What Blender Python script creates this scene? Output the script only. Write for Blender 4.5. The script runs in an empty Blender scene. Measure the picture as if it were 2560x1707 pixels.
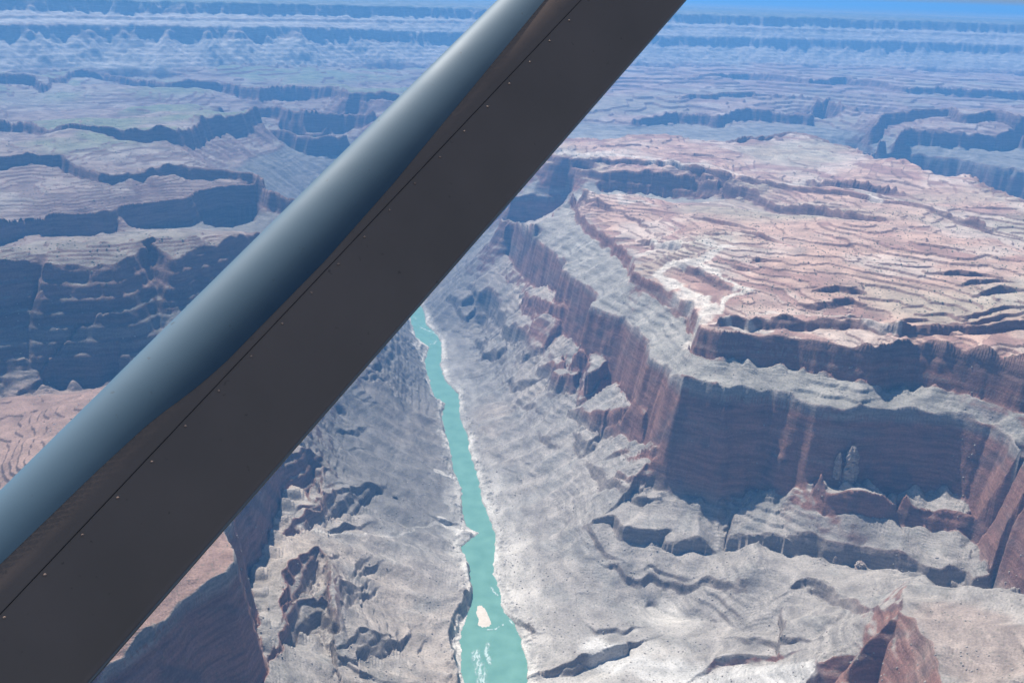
import bpy, math, time
import numpy as np
from mathutils import Vector, Matrix
T0 = time.time()
R = math.radians

# ------------------------------------------------------------------ camera
CAM_Z = 1200.0
PITCH = R(19.4)          # below the horizon
ROLL = R(2.0)
F = 35.0 / 36.0 * 2560.0  # focal length in pixels of the full photograph
scene = bpy.context.scene
cam_d = bpy.data.cameras.new("camera")
cam = bpy.data.objects.new("camera", cam_d)
scene.collection.objects.link(cam)
cam_d.lens = 35.0; cam_d.sensor_width = 36.0
cam_d.clip_start = 0.05; cam_d.clip_end = 250000.0
cP, sP, cR, sR = math.cos(PITCH), math.sin(PITCH), math.cos(ROLL), math.sin(ROLL)

def lvl(x, y):           # image plane coords -> world direction
    xl = x * cR - y * sR
    yl = x * sR + y * cR
    return Vector((xl, cP + yl * sP, -sP + yl * cP))
ax = lvl(1, 0) - lvl(0, 0)
ay = lvl(0, 1) - lvl(0, 0)
az = -lvl(0, 0)
cam.matrix_world = Matrix(((ax.x, ay.x, az.x, 0), (ax.y, ay.y, az.y, 0), (ax.z, ay.z, az.z, CAM_Z), (0, 0, 0, 1)))
scene.camera = cam

def ray(u, v):
    return lvl((u - 1280.0) / F, -(v - 853.5) / F)

def zr(u, v, r):         # height at which a photograph pixel is seen at ground distance r
    d = ray(u, v)
    return CAM_Z + d.z * r / math.hypot(d.x, d.y)
def P(u, v, z):          # photograph pixel at a known height -> map position
    d = ray(u, v)
    t = (z - CAM_Z) / d.z
    return (d.x * t, d.y * t, z)

# ------------------------------------------------------------------ light
SUN_AZ = R(-32.0)        # measured from the view direction (+y), towards +x
SUN_EL = R(64.0)
world = bpy.data.worlds.new("World"); scene.world = world
world.use_nodes = True
wn = world.node_tree; wn.nodes.clear()
sky = wn.nodes.new("ShaderNodeTexSky"); sky.sky_type = 'NISHITA'
sky.sun_disc = False; sky.sun_elevation = SUN_EL; sky.sun_rotation = SUN_AZ
sky.altitude = 1800; sky.air_density = 1.3; sky.dust_density = 4.0; sky.ozone_density = 1.5
bg = wn.nodes.new("ShaderNodeBackground"); bg.inputs[1].default_value = 0.05
wo = wn.nodes.new("ShaderNodeOutputWorld")
wn.links.new(sky.outputs[0], bg.inputs[0]); wn.links.new(bg.outputs[0], wo.inputs[0])
sl = bpy.data.lights.new("sun", 'SUN'); sl.energy = 5.0; sl.angle = R(0.53); sl.color = (1.0, 0.955, 0.89)
so = bpy.data.objects.new("sun", sl); scene.collection.objects.link(so)
sdir = Vector((math.sin(SUN_AZ) * math.cos(SUN_EL), math.cos(SUN_AZ) * math.cos(SUN_EL), math.sin(SUN_EL)))
so.rotation_euler = sdir.to_track_quat('Z', 'Y').to_euler()
so.location = (0, 0, 3000)
scene.view_settings.view_transform = 'Standard'
scene.view_settings.look = 'None'
scene.view_settings.exposure = 0.72
scene.view_settings.gamma = 1.0
scene.render.engine = 'CYCLES'
scene.cycles.max_bounces = 6
scene.cycles.volume_bounces = 2
scene.cycles.diffuse_bounces = 1
scene.cycles.use_denoising = True

# ------------------------------------------------------------------ numpy noise
f4 = np.float32
def _h(ix, iy, s):
    n = (ix.astype(np.int64) * 374761393 + iy.astype(np.int64) * 668265263 + s * 2147483647 * 3) & 0xffffffff
    n = ((n ^ (n >> 13)) * 1274126177) & 0xffffffff
    n = n ^ (n >> 16)
    return n
_tab = np.random.RandomState(7).rand(65536).astype(f4)
def h1(ix, iy, s=0):
    ix = ix.astype(np.int32); iy = iy.astype(np.int32)
    n = (ix * np.int32(7919)) ^ (iy * np.int32(104729)) ^ np.int32((s * 15731 + 789221) & 0x7fffffff)
    n = n ^ (n >> 11); n = n * np.int32(9277); n = n ^ (n >> 7)
    return _tab[n & 65535]
np.seterr(all='ignore')
def vn(x, y, s=0):                      # value noise, -1..1
    x = x.astype(f4); y = y.astype(f4)
    ix = np.floor(x); iy = np.floor(y)
    fx = x - ix; fy = y - iy
    fx = fx * fx * fx * (fx * (fx * 6 - 15) + 10); fy = fy * fy * fy * (fy * (fy * 6 - 15) + 10)
    a = h1(ix, iy, s); b = h1(ix + 1, iy, s); c = h1(ix, iy + 1, s); d = h1(ix + 1, iy + 1, s)
    return ((a + (b - a) * fx) * (1 - fy) + (c + (d - c) * fx) * fy) * 2 - 1
def fbm(x, y, wl, n, s=0, gain=0.5):
    t = 0; a = 1.0; k = 0.0
    for i in range(n):
        f = 2.03 ** i / wl
        ca, sa = math.cos(i * 1.3 + s), math.sin(i * 1.3 + s)
        t = t + a * vn((x * ca - y * sa) * f + 17.3 * i, (x * sa + y * ca) * f - 9.1 * i, s + i)
        k += a; a *= gain
    return t / k
def ero(x, y, wl, dx, dy, s=0):         # gullies: stripes that run down the given slope direction
    px = (x / wl).astype(f4); py = (y / wl).astype(f4)
    ix = np.floor(px); iy = np.floor(py); fx = px - ix; fy = py - iy
    va = np.zeros_like(px); wt = np.zeros_like(px)
    for i in (-1, 0, 1):
        for j in (-1, 0, 1):
            qx = fx - i - h1(ix + i, iy + j, s) * 0.8 - 0.1
            qy = fy - j - h1(ix + i, iy + j, s + 5) * 0.8 - 0.1
            w = np.exp(-2.6 * (qx * qx + qy * qy))
            va += np.cos((qx * dx + qy * dy) * 6.2832) * w; wt += w
    return va / wt
def sst(a, b, x):
    t = np.clip((x - a) / (b - a), 0, 1); return t * t * (3 - 2 * t)

# ------------------------------------------------------------------ the polar terrain grid (finer near the aircraft, wider far away)
CELL = 0.0009
A0, A1 = R(-37.0), R(37.0)
R0, R1 = 830.0, 14500.0
NA = int((A1 - A0) / CELL) + 1
NR = int(math.log(R1 / R0) / CELL) + 1
aa = (A0 + CELL * np.arange(NA)).astype(f4)
lr = (math.log(R0) + CELL * np.arange(NR)).astype(f4)
RR = np.exp(lr)[:, None] * np.ones((1, NA), f4)
X = RR * np.sin(aa)[None, :]
Y = RR * np.cos(aa)[None, :]
print("grid", NA, NR)

def to_grid(x, y):
    a = np.arctan2(x, y); l = np.log(np.hypot(x, y))
    return (a - A0) / CELL, (l - math.log(R0)) / CELL
def samp(Z, x, y):
    gi, gj = to_grid(x, y)
    gi = np.clip(gi, 0, NA - 1.001); gj = np.clip(gj, 0, NR - 1.001)
    i = gi.astype(np.int32); j = gj.astype(np.int32); fi = (gi - i).astype(f4); fj = (gj - j).astype(f4)
    return (Z[j, i] * (1 - fi) + Z[j, i + 1] * fi) * (1 - fj) + (Z[j + 1, i] * (1 - fi) + Z[j + 1, i + 1] * fi) * fj

def window(xs, ys, pad):
    xs = np.asarray(xs); ys = np.asarray(ys)
    cx = []; cy = []
    for ox in (-pad, 0, pad):
        for oy in (-pad, 0, pad):
            g = to_grid(xs + ox, np.maximum(ys + oy, 50.0)); cx.append(g[0]); cy.append(g[1])
    cx = np.concatenate(cx); cy = np.concatenate(cy)
    i0 = int(max(0, cx.min())); i1 = int(min(NA, cx.max() + 2)); j0 = int(max(0, cy.min())); j1 = int(min(NR, cy.max() + 2))
    return i0, max(i0, i1), j0, max(j0, j1)

def seg_dist(pts, vals, x, y):
    """nearest distance to a polyline, its side (+ right of travel), and interpolated per-vertex values"""
    best = np.full(x.shape, 1e9, f4); side = np.zeros(x.shape, f4); out = [np.zeros(x.shape, f4) for _ in vals[0]]
    for k in range(len(pts) - 1):
        (x0, y0), (x1, y1) = pts[k][:2], pts[k + 1][:2]
        dx, dy = x1 - x0, y1 - y0; L2 = dx * dx + dy * dy + 1e-9
        t = np.clip(((x - x0) * dx + (y - y0) * dy) / L2, 0, 1)
        qx = x - (x0 + t * dx); qy = y - (y0 + t * dy)
        d = np.sqrt(qx * qx + qy * qy)
        sd = (qx * dy - qy * dx) / math.sqrt(L2)      # >0 right of travel
        # at shared corners take the segment whose line the point is farther from
        m = (d < best - 1e-3) | ((np.abs(d - best) <= 1e-3) & (np.abs(sd) > np.abs(side)))
        best = np.where(m, d, best); side = np.where(m, sd, side)
        for q in range(len(out)):
            out[q] = np.where(m, vals[k][q] * (1 - t) + vals[k + 1][q] * t, out[q])
    return best, np.sign(side), out

con_m = np.zeros((NR, NA), bool); con_v = np.zeros((NR, NA), f4)
def put_line(pts):                       # pts: map points (x, y, z)
    for k in range(len(pts) - 1):
        p, q = np.array(pts[k]), np.array(pts[k + 1])
        gp = to_grid(p[0], p[1]); gq = to_grid(q[0], q[1])
        n = int(max(abs(gp[0] - gq[0]), abs(gp[1] - gq[1])) * 1.5) + 2
        t = np.linspace(0, 1, n)
        gi, gj = to_grid(p[0] + (q[0] - p[0]) * t, p[1] + (q[1] - p[1]) * t)
        i = np.round(gi).astype(int); j = np.round(gj).astype(int)
        ok = (i >= 0) & (i < NA) & (j >= 0) & (j < NR)
        con_m[j[ok], i[ok]] = True; con_v[j[ok], i[ok]] = (p[2] + (q[2] - p[2]) * t)[ok]
def line(z, *uv):
    put_line([P(u, v, z) for u, v in uv])
def linez(*uvz):
    put_line([P(*q) for q in uvz])
def in_poly(px, py, poly):
    ins = np.zeros(px.shape, bool)
    n = len(poly)
    for i in range(n):
        x0, y0 = poly[i]; x1, y1 = poly[(i + 1) % n]
        c = ((y0 > py) != (y1 > py)) & (px < (x1 - x0) * (py - y0) / (y1 - y0 + 1e-9) + x0)
        ins ^= c
    return ins
CLIFFS = []
def cliff(pts, side=1, slope=78.0):
    """pts: (u, v, z_top, height).  The top edge is where it is seen; the wall falls away on the given side."""
    mp = [P(u, v, z) for u, v, z, h in pts]
    vals = [(z, h) for u, v, z, h in pts]
    cliff_map([m[:2] for m in mp], vals, side, slope)
def cliff_map(mp, vals, side=1, slope=78.0):
    k = 1.0 / math.tan(R(slope))
    hm = max(v[1] for v in vals) * k + 15
    i0, i1, j0, j1 = window([m[0] for m in mp], [m[1] for m in mp], hm)
    if i1 <= i0 or j1 <= j0: return
    x = X[j0:j1, i0:i1]; y = Y[j0:j1, i0:i1]
    d, s, (zt, hh) = seg_dist(mp, vals, x, y)
    d = d * np.where(s * side > 0, 1, -1)
    w = hh * k
    cell = RR[j0:j1, i0:i1] * CELL
    strip = (d >= -1.6 * cell) & (d <= np.maximum(w, 0) + 1.2 * cell) & (hh > 1)
    zz = zt - hh * np.clip(d / np.maximum(w, 1e-3), 0, 1)
    m = con_m[j0:j1, i0:i1]; v = con_v[j0:j1, i0:i1]
    m |= strip; v[strip] = zz[strip]
    CLIFFS.append((mp, vals))

# ---- river
RIV_L = [(985,700),(1000,745),(1025,799),(1040,845),(1072,868),(1061,906),(1069,936),(1086,994),(1111,1009),(1105,1044),(1116,1086),(1128,1143),(1132,1172),(1153,1222),(1157,1291),(1166,1317),(1195,1333),(1151,1367),(1170,1413),(1181,1490),(1166,1539),(1151,1593),(1155,1681),(1162,1707),(1150,1800),(1170,1950)]
RIV_R = [(1010,690),(1040,740),(1061,780),(1065,810),(1097,841),(1105,868),(1101,914),(1114,952),(1147,986),(1151,1047),(1172,1097),(1174,1132),(1193,1184),(1206,1252),(1224,1295),(1239,1337),(1233,1432),(1252,1482),(1254,1520),(1289,1559),(1304,1604),(1321,1662),(1315,1707),(1325,1800),(1380,1950)]
UP = [(985,700),(1000,670),(1060,640),(1110,612),(1150,585)]
riv_poly = [P(u, v, 0)[:2] for u, v in RIV_L] + [P(u, v, 0)[:2] for u, v in RIV_R[::-1]]
linez(*[(u, v, 3.0) for u, v in RIV_L]); linez(*[(u, v, 3.0) for u, v in RIV_R])
mid = [((a[0] + b[0]) / 2, (a[1] + b[1]) / 2) for a, b in zip(RIV_L, RIV_R)]
# river bed
linez((1150,585,0),(1110,612,0),(1060,640,0),(1000,670,0),(998,695,0))

# ---- right wall: Redwall cliff of the promontory, from far to near then along the front
RW = [(1262,560,370,60),(1285,554,385,130),(1334,592,392,150),(1415,653,395,160),(1407,676,395,160),(1491,734,395,175),(1476,762,395,185),(1568,799,397,190),(1622,845,397,205),(1634,893,397,205),(1658,917,395,205),(1675,945,394,176),(1706,961,401,195),(1813,975,406,236),(1860,974,406,234),(1928,977,406,224),(2010,1000,406,200),(2043,1009,406,170),(2119,1021,406,160),(2200,1017,406,165),(2235,1018,406,205),(2262,1021,406,190),(2300,1026,405,165),(2387,1036,404,160),(2480,1062,402,158),(2520,1085,401,190),(2545,1120,400,215),(2600,1180,400,220),(2760,1280,400,220)]
cliff(RW, side=1, slope=79)
# Supai cliff above the talus
SP = [(1440,487,500,30),(1446,526,495,34),(1483,563,492,32),(1538,602,490,32),(1565,622,490,34),(1585,640,490,42),(1581,679,490,30),(1657,719,490,34),(1725,756,493,42),(1746,789,500,54),(1748,812,508,70),(1800,822,510,70),(1890,826,510,74),(2004,837,510,74),(2119,864,510,68),(2177,875,511,68),(2200,868,512,92),(2295,864,512,98),(2360,883,510,74),(2502,917,510,72),(2560,937,510,72),(2800,990,510,72)]
cliff(SP, side=1, slope=76)
# back side of the promontory (side canyon behind it)
cliff([(1255,545,375,60),(1285,553,385,110),(1340,560,440,110),(1430,500,470,90),(1440,487,512,60)][::-1], side=1, slope=70)
# plateau of the promontory
line(530, (1794,785),(1928,793),(2119,800),(2234,833),(2311,825),(2387,845),(2560,838),(2800,850))
linez((1640,650,500),(1700,690,502),(1790,760,510))
line(545, (1760,600),(1850,660),(1950,700),(2150,730),(2350,750),(2560,760),(2800,770))
line(566, (1840,580),(1950,620),(2150,650),(2350,680),(2560,690),(2800,700))
linez((1449,492,520),(1637,511,545),(1819,533,560),(1918,531,572),(2041,556,580),(2140,566,590),(2209,560,594),(2330,575,590),(2560,620,590),(2800,680,590))
# side valley behind it
line(452, (1500,478),(1640,492),(1780,512),(1880,514))
line(430, (1420,480),(1460,470))
cliff([(1280,492,398,110),(1350,487,402,130),(1432,488,405,110)], side=1, slope=76)
linez((1330,540,260),(1270,600,150),(1200,640,60))
cliff([(1380,405,520,25),(1474,427,525,30),(1560,435,525,34),(1745,457,522,34),(1868,478,525,36),(1942,506,528,36),(2050,525,535,36),(2130,545,548,30),(2209,551,570,12)], side=1, slope=72)
cliff([(1330,375,556,20),(1400,390,558,22),(1560,402,560,20),(1696,422,560,20),(1868,447,562,20),(2041,477,568,18),(2238,506,576,14),(2400,535,584,10),(2560,565,590,8)], side=1, slope=65)
linez((1300,352,590),(1425,340,600),(1647,339,610),(1819,344,612),(1992,329,626),(2140,368,604),(2189,393,600),(2362,437,606),(2421,428,620),(2485,467,606),(2560,492,606),(2800,560,606))
cliff([(1300,350,588,60),(1425,338,600,60),(1647,337,610,70),(1819,342,612,90),(1992,327,625,110),(2140,366,603,120),(2189,391,599,140),(2362,435,605,150),(2421,426,618,150),(2485,465,604,150),(2560,490,605,150),(2800,558,605,150)], side=-1, slope=62)
# mid distance right
line(470, (1500,322),(1650,325),(1800,332),(1900,322))
cliff([(1590,290,540,30),(1660,277,560,60),(1700,272,560,72),(1800,284,560,85),(1812,280,560,55),(1880,270,560,72),(2028,282,560,70),(2032,276,560,20)], side=1, slope=74)
cliff([(1700,240,612,10),(1730,234,615,40),(1785,236,615,40),(1800,229,615,28),(1900,231,615,36),(2005,237,615,28),(2080,246,610,14)], side=1, slope=70)
cliff([(1700,196,640,8),(1786,187,646,30),(1870,181,650,60),(1940,188,650,45),(2020,200,646,45),(2120,194,648,60),(2210,207,645,40),(2257,218,640,36),(2400,222,642,50),(2560,230,640,55),(2800,240,640,55)], side=1, slope=72)
cliff([(2174,350,470,30),(2186,318,540,90),(2219,279,602,75),(2270,281,602,70),(2370,285,600,64),(2410,300,596,50),(2480,298,600,60),(2560,310,600,70),(2800,320,600,70)], side=1, slope=72)
cliff([(2200,352,500,10),(2270,338,515,40),(2350,345,512,46),(2440,352,510,44),(2480,350,515,60),(2540,345,520,80),(2800,370,515,60)], side=1, slope=72)
cliff([(2155,384,425,110),(2240,380,430,130),(2300,385,430,140),(2400,398,430,140),(2480,415,430,150),(2560,425,430,150),(2800,450,430,150)], side=1, slope=77)
cliff([(2005,326,420,30),(2050,322,425,70),(2100,318,428,90),(2169,319,425,60)], side=1, slope=77)
line(600, (2050,250),(2140,262))
line(330, (2120,400),(2260,470),(2400,520))

# ---- left of the strut
cliff([(-240,690,560,170),(-60,672,560,170),(0,669,560,160),(50,660,560,140),(90,657,560,190),(100,700,520,150),(112,664,560,200),(172,661,560,200),(287,661,560,190),(330,648,560,160),(383,627,560,140),(440,640,560,110),(536,619,556,100),(612,596,552,120),(690,560,545,120),(760,560,540,140)], side=1, slope=64)
line(575, (-100,640),(100,636),(300,620),(500,600))
linez((-60,600,470),(120,602,470),(260,597,455),(400,583,450))
cliff([(340,612,430,60),(365,600,432,70),(430,588,432,80),(500,572,432,90),(560,556,432,100),(650,545,432,110),(760,520,432,110)], side=1, slope=76)
cliff([(-240,540,555,50),(-40,548,555,50),(90,540,556,20),(134,528,560,84),(268,524,560,70),(290,516,560,20),(302,509,560,92),(380,500,560,92),(459,490,560,92),(497,470,560,90),(560,458,560,80),(650,455,558,64),(672,475,556,60),(740,500,540,60)], side=1, slope=76)
cliff([(-240,425,596,40),(0,413,598,40),(90,404,600,30),(153,402,600,42),(200,418,600,36),(245,432,600,30),(344,425,600,20),(451,409,600,46),(536,417,598,34),(631,428,590,20),(660,440,585,15)], side=1, slope=72)
cliff([(-240,310,640,30),(0,298,642,22),(80,305,642,34),(150,330,640,20),(240,332,640,20),(337,333,642,54),(440,331,642,54),(470,318,642,80),(520,298,642,90),(612,283,642,80),(640,275,640,60)], side=1, slope=74)
linez((660,300,500),(720,340,470),(800,360,460),(880,330,455))
cliff([(560,330,520,30),(620,315,530,60),(700,330,520,70),(780,345,515,80),(870,345,512,80)], side=1, slope=74)
cliff([(640,262,600,20),(700,262,610,60),(760,275,605,70),(860,280,600,70),(960,290,600,60)], side=1, slope=74)
cliff([(-200,205,660,40),(0,200,662,50),(90,206,662,54),(110,215,660,24),(190,180,668,40),(250,174,670,56),(350,190,666,36),(430,201,664,50),(560,199,668,64),(650,215,664,70),(700,203,664,60),(830,215,660,60),(870,232,655,30),(1000,240,650,40)], side=1, slope=74)
line(615, (200,262),(400,268),(560,272))
line(300, (-60,985),(80,1000),(230,1000))
line(335, (100,930),(200,908),(300,900))
cliff([(60,975,316,10),(130,945,318,22),(200,940,320,26),(260,938,320,26),(300,930,320,26)], side=1, slope=72)
line(290, (-200,1120),(0,1110),(60,1080))
linez((-300,1250,270),(-150,1300,270),(0,1400,330),(100,1500,380))
# left foreground Redwall
cliff([(700,905,380,110),(660,1010,385,150),(620,1110,390,180),(575,1200,395,190),(560,1262,400,200),(574,1290,400,200),(560,1330,400,190),(589,1405,402,205),(560,1425,402,205),(471,1470,402,205),(383,1562,402,205),(268,1654,402,205),(150,1760,402,205)], side=-1, slope=80)
line(420, (500,1200),(470,1340),(400,1440),(300,1540),(160,1660))
line(430, (560,980),(500,1100),(380,1300),(200,1500))

# ---- slopes of the inner canyon
linez((1030,960,60),(1000,1150,70),(980,1350,80),(990,1500,70),(1020,1700,60))
linez((860,1050,140),(840,1200,150),(830,1350,150),(850,1500,140),(860,1700,120))
linez((1200,820,35),(1250,980,45),(1330,1150,50),(1400,1300,45),(1400,1450,30),(1380,1600,18))
# lower ledge (Muav) on the near right
cliff([(1490,1300,112,8),(1535,1290,121,24),(1560,1318,120,36),(1620,1318,120,36),(1740,1318,120,34),(1825,1321,zr(1825,1321,1960),30),(1870,1334,zr(1870,1334,1945),12),(1928,1337,zr(1928,1337,1930),36),(1974,1325,zr(1974,1325,1925),50),(2020,1329,zr(2020,1329,1918),46),(2119,1363,zr(2119,1363,1905),42),(2257,1382,zr(2257,1382,1915),44),(2300,1400,zr(2300,1400,1915),20),(2330,1413,zr(2330,1413,1905),60),(2418,1417,zr(2418,1417,1925),52),(2430,1450,zr(2430,1450,1890),50),(2470,1445,zr(2470,1445,1900),50),(2490,1425,zr(2490,1425,1935),52),(2560,1451,zr(2560,1451,1920),40),(2800,1500,170,40)], side=1, slope=76)
# two benches standing in front of the tall wall
cliff([(2050,1185,zr(2050,1185,1985),40),(2066,1222,zr(2066,1222,1968),46),(2150,1228,zr(2150,1228,1968),46),(2205,1240,zr(2205,1240,1985),44),(2244,1258,zr(2244,1258,1998),30)], side=1, slope=74)
cliff([(2262,1236,zr(2262,1236,2022),36),(2275,1262,zr(2275,1262,2012),44),(2330,1268,zr(2330,1268,2022),40),(2440,1290,zr(2440,1290,2022),44),(2480,1322,zr(2480,1322,2000),60),(2530,1330,zr(2530,1330,2000),60),(2556,1322,zr(2556,1322,2010),60)], side=1, slope=74)
linez(*[(u,v,zr(u,v,r)) for u,v,r in ((1620,1530,1790),(1800,1560,1740),(1980,1600,1650),(2100,1570,1640))])
linez(*[(u,v,zr(u,v,r)) for u,v,r in ((1850,1450,1790),(1900,1400,1840),(1895,1347,1893))])
linez(*[(u,v,zr(u,v,r)) for u,v,r in ((2190,1500,1760),(2300,1460,1800),(2318,1442,1860))])
linez((1500,1640,14),(1640,1660,16),(1740,1707,20),(1740,1800,20))
# bright rounded spur and red block at the bottom right
linez(*[(u,v,zr(u,v,r)) for u,v,r in ((1790,1700,1550),(1880,1672,1562),(1980,1672,1555),(2020,1660,1550))])
cliff([(2000,1740,zr(2000,1740,1470),20),(2032,1690,zr(2032,1690,1510),42),(2050,1645,zr(2050,1645,1540),46),(2110,1632,zr(2110,1632,1545),44),(2165,1650,zr(2165,1650,1545),30)][::-1], side=-1, slope=60)
cliff([(u,v,zr(u,v,r),h) for u,v,r,h in ((2135,1672,1470,36),(2165,1630,1495,64),(2212,1572,1525,110),(2257,1520,1550,140),(2311,1568,1490,150),(2345,1640,1415,150),(2356,1720,1350,150),(2385,1850,1250,150))], side=1, slope=66)
linez(*[(u,v,zr(u,v,r)) for u,v,r in ((2262,1503,1575),(2275,1475,1640),(2290,1452,1740))])
linez(*[(u,v,zr(u,v,r)) for u,v,r in ((2300,1482,1620),(2400,1470,1660),(2560,1480,1650),(2800,1500,1650))])
linez(*[(u,v,zr(u,v,r)) for u,v,r in ((2400,1580,1500),(2560,1580,1500),(2800,1600,1500))])
linez(*[(u,v,zr(u,v,r)) for u,v,r in ((2420,1700,1380),(2560,1700,1380),(2800,1720,1380))])
linez(*[(u,v,zr(u,v,r)) for u,v,r in ((2100,1720,1440),(2150,1800,1380))])

# ---- far wall: base line per azimuth
WA = np.radians([-40, -27, -15, -8, 0, 9, 18, 27, 40])
WR = np.array([6300, 6450, 6800, 7400, 8100, 8900, 9700, 10400, 11200])
a2 = aa[None, :] * np.ones((NR, 1), f4)
wall_r = np.interp(a2.ravel(), WA, WR).reshape(a2.shape).astype(f4)
fx_, fy_ = X, Y
sw = RR - wall_r + 170 * fbm(X, Y, 1500, 3, 31) + 90 * fbm(X, Y, 420, 3, 37)
m = (sw > 0) & (sw < 30); con_m |= m; con_v[m] = 645
m = (sw > 30); con_m |= m; con_v[m] = 645
print("constraints", round(time.time() - T0, 1))

# ---- fill in between (membrane), coarse to fine
def solve(m, v, depth=0):
    h, w = m.shape
    if min(h, w) > 24 and depth < 7:
        h2, w2 = h // 2 * 2, w // 2 * 2
        mm = m[:h2, :w2].astype(f4); vv = v[:h2, :w2] * mm
        c = mm.reshape(h2 // 2, 2, w2 // 2, 2).sum((1, 3)); s = vv.reshape(h2 // 2, 2, w2 // 2, 2).sum((1, 3))
        zc = solve(c > 0, np.where(c > 0, s / np.maximum(c, 1), 0).astype(f4), depth + 1)
        z = np.repeat(np.repeat(zc, 2, 0), 2, 1)
        z = np.pad(z, ((0, h - h2), (0, w - w2)), mode='edge')
    else:
        z = np.full(m.shape, v[m].mean() if m.any() else 0, f4)
    z = z.astype(f4); z[m] = v[m]
    for _ in range(400 if depth > 4 else (120 if depth > 2 else (40 if depth > 0 else 16))):
        p = np.pad(z, 1, mode='edge')
        q = (p[:-2, 1:-1] + p[2:, 1:-1] + p[1:-1, :-2] + p[1:-1, 2:]) * 0.25
        z = np.where(m, v, q)
    return z
Z = solve(con_m, con_v)
print("solved", round(time.time() - T0, 1))

# ---- far wall profile laid over the fill
prof_s = np.array([0, 250, 300, 335, 470, 488, 565, 600, 700, 900, 4000])
prof_z = np.array([650, 775, 802, 872, 935, 952, 980, 1055, 1058, 1062, 1064])
Xc = X + 160 * fbm(X, Y, 700, 2, 33); Yc = Y + 160 * fbm(X, Y, 700, 2, 34)     # talus cones run down towards the viewer
cone = ero(Xc, Yc, 250, np.cos(a2), -np.sin(a2), 3) * (0.45 + 0.9 * sst(-.35, .35, fbm(X, Y, 1300, 2, 35)))
conef = ero(Xc, Yc, 105, np.cos(a2), -np.sin(a2), 9) * (0.5 + 0.8 * sst(-.3, .4, fbm(X, Y, 800, 2, 36)))
s_c = sw + (cone * 46 + conef * 6) * sst(100, 280, sw) * (1 - 0.85 * sst(270, 320, sw))
zw = np.interp(s_c.ravel(), prof_s, prof_z).reshape(sw.shape).astype(f4)
zw = zw + 48 * (1 - sst(R(-14), R(-2), a2)) * np.clip(sw / 250, 0, 1) * (1 - sst(300, 520, s_c) * .85) * (1 - sst(560, 700, s_c))
Z = np.where(sw > 0, zw + (cone * 2) * sst(20, 220, sw) * (1 - sst(270, 300, sw)), Z)
wallm = sst(0, 60, sw)

# ---- smaller ledges: traced on the slopes; a step whose low side faces 'side'
def hit(u, v):
    d = ray(u, v)
    t = np.arange(900.0, 12000.0, 2.0) / math.hypot(d.x, d.y)
    x = d.x * t; y = d.y * t; z = CAM_Z + d.z * t
    g = samp(Z, x.astype(f4), y.astype(f4))
    k = int(np.argmax(z < g))
    return float(x[k]), float(y[k]), float(g[k])
def ledge(pts, h, L=35.0, side=1, wdt=None):
    mp = [hit(u, v)[:2] for u, v in pts]
    n = len(mp)
    ef = 0.25 if (h if not isinstance(h, (list, tuple)) else max(h)) < 24 else 0.75
    vals = [((ef if (k == 0 or k == n - 1) else 1.0) * (h[k] if isinstance(h, (list, tuple)) else h),) for k in range(n)]
    i0, i1, j0, j1 = window([m_[0] for m_ in mp], [m_[1] for m_ in mp], L * 3.2)
    if i1 <= i0 or j1 <= j0: return
    x = X[j0:j1, i0:i1]; y = Y[j0:j1, i0:i1]
    wx = x + 5 * vn(x / 22, y / 22, 71); wy = y + 5 * vn(x / 22, y / 22, 72)
    d, s, (hh,) = seg_dist(mp, vals, wx, wy)
    # beyond the ends fade out
    sd = d * np.where(s * side > 0, 1, -1)
    w = hh * 0.28 + 0.5
    st = np.clip(sd / w, -1, 1)                     # -1 above .. +1 below
    Z[j0:j1, i0:i1] += -0.5 * hh * st * np.exp(-np.maximum(np.abs(sd) - w, 0) / L) * np.exp(-np.maximum(d - np.abs(sd) - 2, 0) / 20)
# buttresses on the right slope: sloping tops, sheer sides towards the viewer and the river
def block(pts):
    mp = []
    for u, v, h in pts:
        d = ray(u, v); t = np.arange(900.0, 9000.0, 2.0) / math.hypot(d.x, d.y)
        x = d.x * t; y = d.y * t; z = CAM_Z + d.z * t
        k = int(np.argmax(z < samp(Z, x.astype(f4), y.astype(f4)) + h))
        mp.append((float(x[k]), float(y[k]), float(z[k])))
    A = np.array([[p[0], p[1], 1.0] for p in mp]); zz_ = np.array([p[2] for p in mp])
    c0 = A[:, :2].mean(0); A[:, :2] -= c0
    co, *_ = np.linalg.lstsq(A, zz_, rcond=None)
    i0, i1, j0, j1 = window([p[0] for p in mp], [p[1] for p in mp], 15)
    x = X[j0:j1, i0:i1]; y = Y[j0:j1, i0:i1]
    xx = x + 6 * fbm(x, y, 26, 2, 73); yy = y + 6 * fbm(x, y, 26, 2, 74)
    ins = in_poly(xx, yy, [p[:2] for p in mp])
    d, _, _ = seg_dist(mp + [mp[0]], [(0.0,)] * (len(mp) + 1), xx, yy)
    top = co[0] * (x - c0[0]) + co[1] * (y - c0[1]) + co[2] - 3 * (1 - np.clip(d / 8, 0, 1))
    zc = Z[j0:j1, i0:i1]
    skirt = top - 12 - np.maximum(0, d - 0) * 3.2
    Z[j0:j1, i0:i1] = np.where(ins, np.maximum(zc, top), np.maximum(zc, np.where(d < 14, np.minimum(skirt, zc + 25), zc)))
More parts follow.
